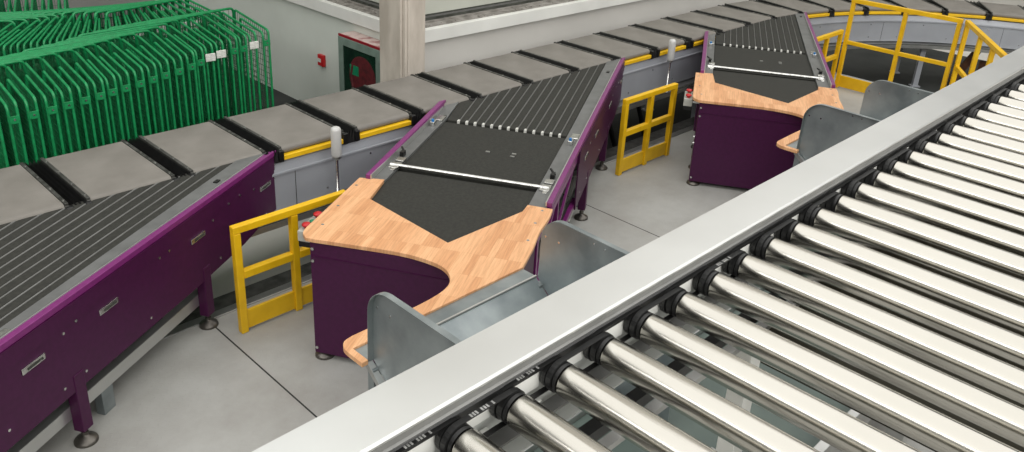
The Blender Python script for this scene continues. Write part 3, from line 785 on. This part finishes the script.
# the one pushed in last and its neighbours carry white tags
tagged = {15: 1, 16: 1, 19: 1}
cage_objs = []
for i, (x, y) in enumerate(row1):
    o = cage if first else copy_tree(cage); first = False
    o.location = (x, y, LOW+random.uniform(-.0, .0)); o.rotation_euler = (0, 0, math.radians(-2+random.uniform(-2, 2)))
    cage_objs.append(o)
    if i == len(row1)-1: lb = 'green wire roll cage at the right end of the front row'
    elif i in tagged: lb = 'green front-row roll cage with a white tag, %s' % {15: 'leftmost of three tagged ones', 16: 'middle of three tagged ones', 19: 'rightmost of three tagged ones'}[i]
    else: lb = 'green wire roll cage nested in the front row, %s from its right end' % ORD[len(row1)-1-i]
    tag(o, lb, 'roll cage', 'green roll cages nested in the front row')
for i in tagged:
    MB().box(-.085, .02, -.026, -.018, 1.40, 1.48).build('tag_plate', 'label', cage_objs[i], bevel=.004, seg=1)
n2 = 22
for i in range(n2):
    t_ = i/(n2-1); x = 1.95+t_*2.45; y = 8.78-.1*t_
    yaw = math.radians(-(43-50*max(0, (t_-.1))/.9) if t_ > .1 else -43)
    o = copy_tree(cage); o.location = (x, y, LOW); o.rotation_euler = (0, 0, yaw)
    tag(o, 'green wire roll cage in the second row, %s from its right end' % ORD[n2-1-i], 'roll cage', 'green roll cages in the second row')
    if i in (13, 15, 17, 18):
        MB().box(-.085, .02, -.026, -.018, 1.46, 1.58).build('tag_plate', 'label', o, bevel=.004, seg=1)
for i in range(9):
    o = copy_tree(cage); o.location = (1.9+i*.16, 10.35-.04*i, LOW); o.rotation_euler = (0, 0, math.radians(-20))
    tag(o, 'green wire roll cage in the third row, %s from its right end' % ORD[8-i], 'roll cage', 'green roll cages in the third row')

# ------------------------------------------------------------------ overhead roller conveyor in the foreground
XR0, XR1 = .15, 9.2
rc = empty('roller_conveyor', (0, 0, 0), 0, 'raised conveyor of bright steel rollers with a broad pale side rail in the foreground', 'roller conveyor')
def prism_x(g, prof, x0, x1):       # (y, z) profile along X
    return g.prism(prof, x0, x1, Matrix(((0, 0, 1, 0), (1, 0, 0, 0), (0, 1, 0, 0), (0, 0, 0, 1))))
XL, XH = .2, 9.2
g = MB(); prism_x(g, [(.985, 2.50), (.990, 2.638), (.987, 2.642), (.874, 2.642), (.869, 2.638), (.869, 2.634), (.98, 2.634), (.98, 2.50)], XL, XH)
g.build('rail_cover', 'rail_alu', rc)
g = MB(); prism_x(g, [(.870, 2.634), (.868, 2.622), (.872, 2.619), (.868, 2.614), (.869, 2.610), (.876, 2.607), (.976, 2.607), (.976, 2.634)], XL, XH)
g.build('rail_profile', 'alu_dull', rc)
g = MB(); prism_x(g, [(.876, 2.607), (.872, 2.600), (.872, 2.584), (.884, 2.578), (.976, 2.578), (.976, 2.607)], XL, XH)
g.build('rail_groove', 'pulley', rc)
g = MB(); prism_x(g, [(.888, 2.578), (.888, 2.44), (.850, 2.44), (.850, 2.434), (.976, 2.434), (.976, 2.578)], XL, XH)
g.build('frame_web', 'web', rc)
g = MB(); prism_x(g, [(.87, 2.50), (.872, 2.50), (.872, 2.494), (.84, 2.494), (.84, 2.50)], XL, XH)
g.build('wire_duct', 'alu_dull', rc)
g = MB(); prism_x(g, [(.80, 2.42), (.83, 2.42), (.83, 2.39), (.80, 2.39)], XL, XH); g.build('wire_duct', 'pulley', rc)
g = MB(); prism_x(g, [(.74, 2.44), (.765, 2.44), (.765, 2.425), (.74, 2.425)], XL, XH); g.build('guide_strip', 'alu', rc)
g = MB().box(1.78, XH, -.60, .80, 2.30, 2.31).box(1.78, XH, .79, .80, 2.31, 2.36).box(1.78, 1.79, -.60, .79, 2.31, 2.34)
g.build('under_tray', 'olive', rc)  # dark olive pan spanning below the rollers
# inner opposite rail
YB = -.62
g = MB(); prism_x(g, [(YB-.11, 2.50), (YB-.11, 2.642), (YB, 2.642), (YB, 2.60), (YB-.02, 2.60), (YB-.02, 2.44), (YB-.10, 2.44)], XL, XH); g.build('rail_cover', 'rail_alu', rc)
AX = 2.566; RR = .0335
xs = []
x = 1.19-.1358*5+.016
while x < 8.9: xs.append(x); x += .1358
rm = None
for i, x in enumerate(xs):
    if rm is None:
        g = MB(); prof = [(.024, -.592), (.0325, -.59), (RR, -.586), (RR, .829), (.0322, .833), (.026, .835)]
        n = 40
        v = [(r_*math.cos(2*PI*k/n), y_, r_*math.sin(2*PI*k/n)) for y_, r_ in [(p[1], p[0]) for p in prof] for k in range(n)]
        f = [(a*n+k, a*n+(k+1) % n, (a+1)*n+(k+1) % n, (a+1)*n+k) for a in range(len(prof)-1) for k in range(n)]
        g.add(v, f, True)
        rm = g.build('roller', 'roller', rc, loc=(x, 0, AX))
        g = MB(); n = 28
        prof = [(.0325, .835), (.0325, .843), (.0290, .8435), (.0290, .846), (.0325, .8465), (.0325, .860), (.028, .8605), (.028, .863), (.0325, .8635), (.0325, .876), (.018, .878), (.018, .884)]
        v = [(r_*math.cos(2*PI*k/n), y_, r_*math.sin(2*PI*k/n)) for r_, y_ in prof for k in range(n)]
        f = [(a*n+k, a*n+(k+1) % n, (a+1)*n+(k+1) % n, (a+1)*n+k) for a in range(len(prof)-1) for k in range(n)]
        g.add(v, f, False)
        cap = g.build('pulley', 'pulley', rm)
        ro = rm; co = cap
    else:
        ro = rm.copy(); C.objects.link(ro); ro.location = (x, 0, AX)
        co = cap.copy(); C.objects.link(co); co.parent = ro
# white sockets behind and drive belts joining neighbouring rollers
for i, x in enumerate(xs[:-1]):
    xn = xs[i+1]; yb = .8535 if i % 2 == 0 else .870
    g = MB()
    # flat belt loop as two spans and wraps
    for zc, sg in ((AX+.0335, 1), (AX-.0335, -1)):
        g.box(x, xn, yb-.0062, yb+.0062, zc-.0012, zc+.0012)
    for cx, a0, a1 in ((x, 90, 270), (xn, -90, 90)):
        pts = arc(cx, AX, .0335, a0, a1, 10)
        for a, b in zip(pts[:-1], pts[1:]):
            g.bar((a[0], yb, a[1]), (b[0], yb, b[1]), (.0124), .0026, up=((a[0]+b[0])/2-cx, 0, (a[1]+b[1])/2-AX))
    if i == 0: bm0 = {}
    if (i % 2) not in bm0:
        for j in range(len(g.v)): g.v[j] = (g.v[j][0]-x, g.v[j][1], g.v[j][2])
        bm0[i % 2] = g.build('drive_belt', 'pulley', rc, loc=(x, 0, 0))
    else:
        o = bm0[i % 2].copy(); C.objects.link(o); o.location = (x, 0, 0)
    # pale printing on some belts
    if i in (1, 2, 3, 8):
        p = MB()
        for k in range(9):
            if k % 4 == 3: continue
            p.box(x+.030+k*.0068, x+.034+k*.0068, yb-.005, yb+.004, AX+.0347, AX+.0352)
        p.build('belt_printing', 'print', rc)
sk = None
for i, x in enumerate(xs[:-1]):
    if sk is None:
        g = MB().box(.020, .110, .881, .888, -.03, .036).box(.024, .100, .862, .881, -.050, -.046)
        sk = g.build('socket_plate', 'trim', rc, loc=(x, 0, AX), bevel=.004)
    else:
        o = sk.copy(); C.objects.link(o); o.location = (x, 0, AX)
for x in (.9, 1.70, 3.5, 5.4, 7.3):
    MB().box(x-.028, x+.028, .735, .785, 2.0, 2.40).build('hanger_post', 'trim', rc, bevel=.003)
    MB().box(x-.03, x+.03, .72, .97, 2.40, 2.434).build('cross_bracket', 'alu', rc, bevel=.003)
    MB().box(x-.04, x+.04, .75, .83, 0, 2.0).build('support_leg', 'alu', rc, bevel=.004)
    MB().box(x-.04, x+.04, -.70, -.62, 0, 2.44).build('support_leg', 'alu', rc, bevel=.004)
    MB().box(x-.03, x+.03, -.70, .80, 1.93, 2.0).build('cross_beam', 'alu', rc, bevel=.004)
# collecting belt under the chutes, seen between the rollers
ub = empty('collecting_conveyor', (0, 0, 0), 0, 'grey-green belt conveyor down below, glimpsed between the bright rollers', 'conveyor')
MB().box(.6, 12, 1.25, 2.30, .36, .40).build('belt', 'under_belt', ub, bevel=.006)
for y in (1.19, 2.30): MB().box(.6, 12, y, y+.06, .26, .44).build('side_rail', 'alu', ub, bevel=.004)
for x in (1.2, 3.4, 5.6, 7.8, 10.0):
    for y in (1.22, 2.33): MB().box(x-.03, x+.03, y-.025, y+.025, 0, .26).build('leg', 'alu', ub)
    MB().box(x-.03, x+.03, 1.245, 2.305, .14, .18).build('cross_beam', 'alu', ub)

# ------------------------------------------------------------------ lights: roof light, and unseen high windows added to brighten upright faces
def unseen_window(n, loc, rot, sx, sz, power, flat=False):
    root = empty('window_%d' % n, loc); struct(root); root.rotation_euler = rot
    # local: faces +y
    MB().box(-sx/2-.1, sx/2+.1, -.12, 0, -sz/2-.1, -sz/2).box(-sx/2-.1, sx/2+.1, -.12, 0, sz/2, sz/2+.1).box(-sx/2-.1, -sx/2, -.12, 0, -sz/2, sz/2).box(sx/2, sx/2+.1, -.12, 0, -sz/2, sz/2).build('window_frame', 'frame_dark', root)
    MB().box(-sx/2, sx/2, -.1, -.08, -sz/2, sz/2).build('pane', 'pane', root)
    L = bpy.data.lights.new('window_area_light', 'AREA'); L.shape = 'RECTANGLE'; L.size = sx; L.size_y = sz; L.energy = power; L.color = (1, .99, .965)
    o = bpy.data.objects.new('window_area_light', L); C.objects.link(o); o.parent = root; o.location = (0, -.03, 0); o.rotation_euler = (PI/2, 0, 0)
unseen_window(3, (2.5, -8.95, 7.2), (0, 0, 0), 22, 5, 1150)  # unseen window added to light the back wall and track sides
unseen_window(4, (-9.95, 2, 9.4), (0, 0, -PI/2), 20, 2.0, 600)  # unseen window added to light the left wall
unseen_window(5, (7.0, 1.5, 10.95), (-PI/2, 0, 0), 33, 20, 2550)
w = bpy.data.worlds.new('hall_air'); sc.world = w; w.use_nodes = True
bg = w.node_tree.nodes['Background']; bg.inputs[0].default_value = (.93, .97, 1, 1); bg.inputs[1].default_value = .3

# ------------------------------------------------------------------ camera
a, b, c = [math.radians(t_) for t_ in (43.42525808, 23.09804129, 3.09597407)]
F = Vector((math.cos(a)*math.cos(b), math.sin(a)*math.cos(b), -math.sin(b)))
Rt = Vector((math.sin(a), -math.cos(a), 0)); U = Rt.cross(F)
R2 = math.cos(c)*Rt+math.sin(c)*U; U2 = -math.sin(c)*Rt+math.cos(c)*U
cam = bpy.data.cameras.new('camera'); co = bpy.data.objects.new('camera', cam); C.objects.link(co)
co.matrix_world = Matrix(((R2.x, U2.x, -F.x, 0), (R2.y, U2.y, -F.y, 0), (R2.z, U2.z, -F.z, 3.6), (0, 0, 0, 1)))
cam.sensor_fit = 'HORIZONTAL'; cam.sensor_width = 36; cam.lens = 836.84/1024*36
cam.shift_y = -(226-162.73)/1024; cam.clip_start = .05; cam.clip_end = 200
sc.camera = co
sc.view_settings.view_transform = 'Standard'; sc.view_settings.look = 'None'
sc.view_settings.gamma = 1; sc.view_settings.exposure = 0.46
try: sc.view_settings.use_curve_mapping = False
except Exception: pass
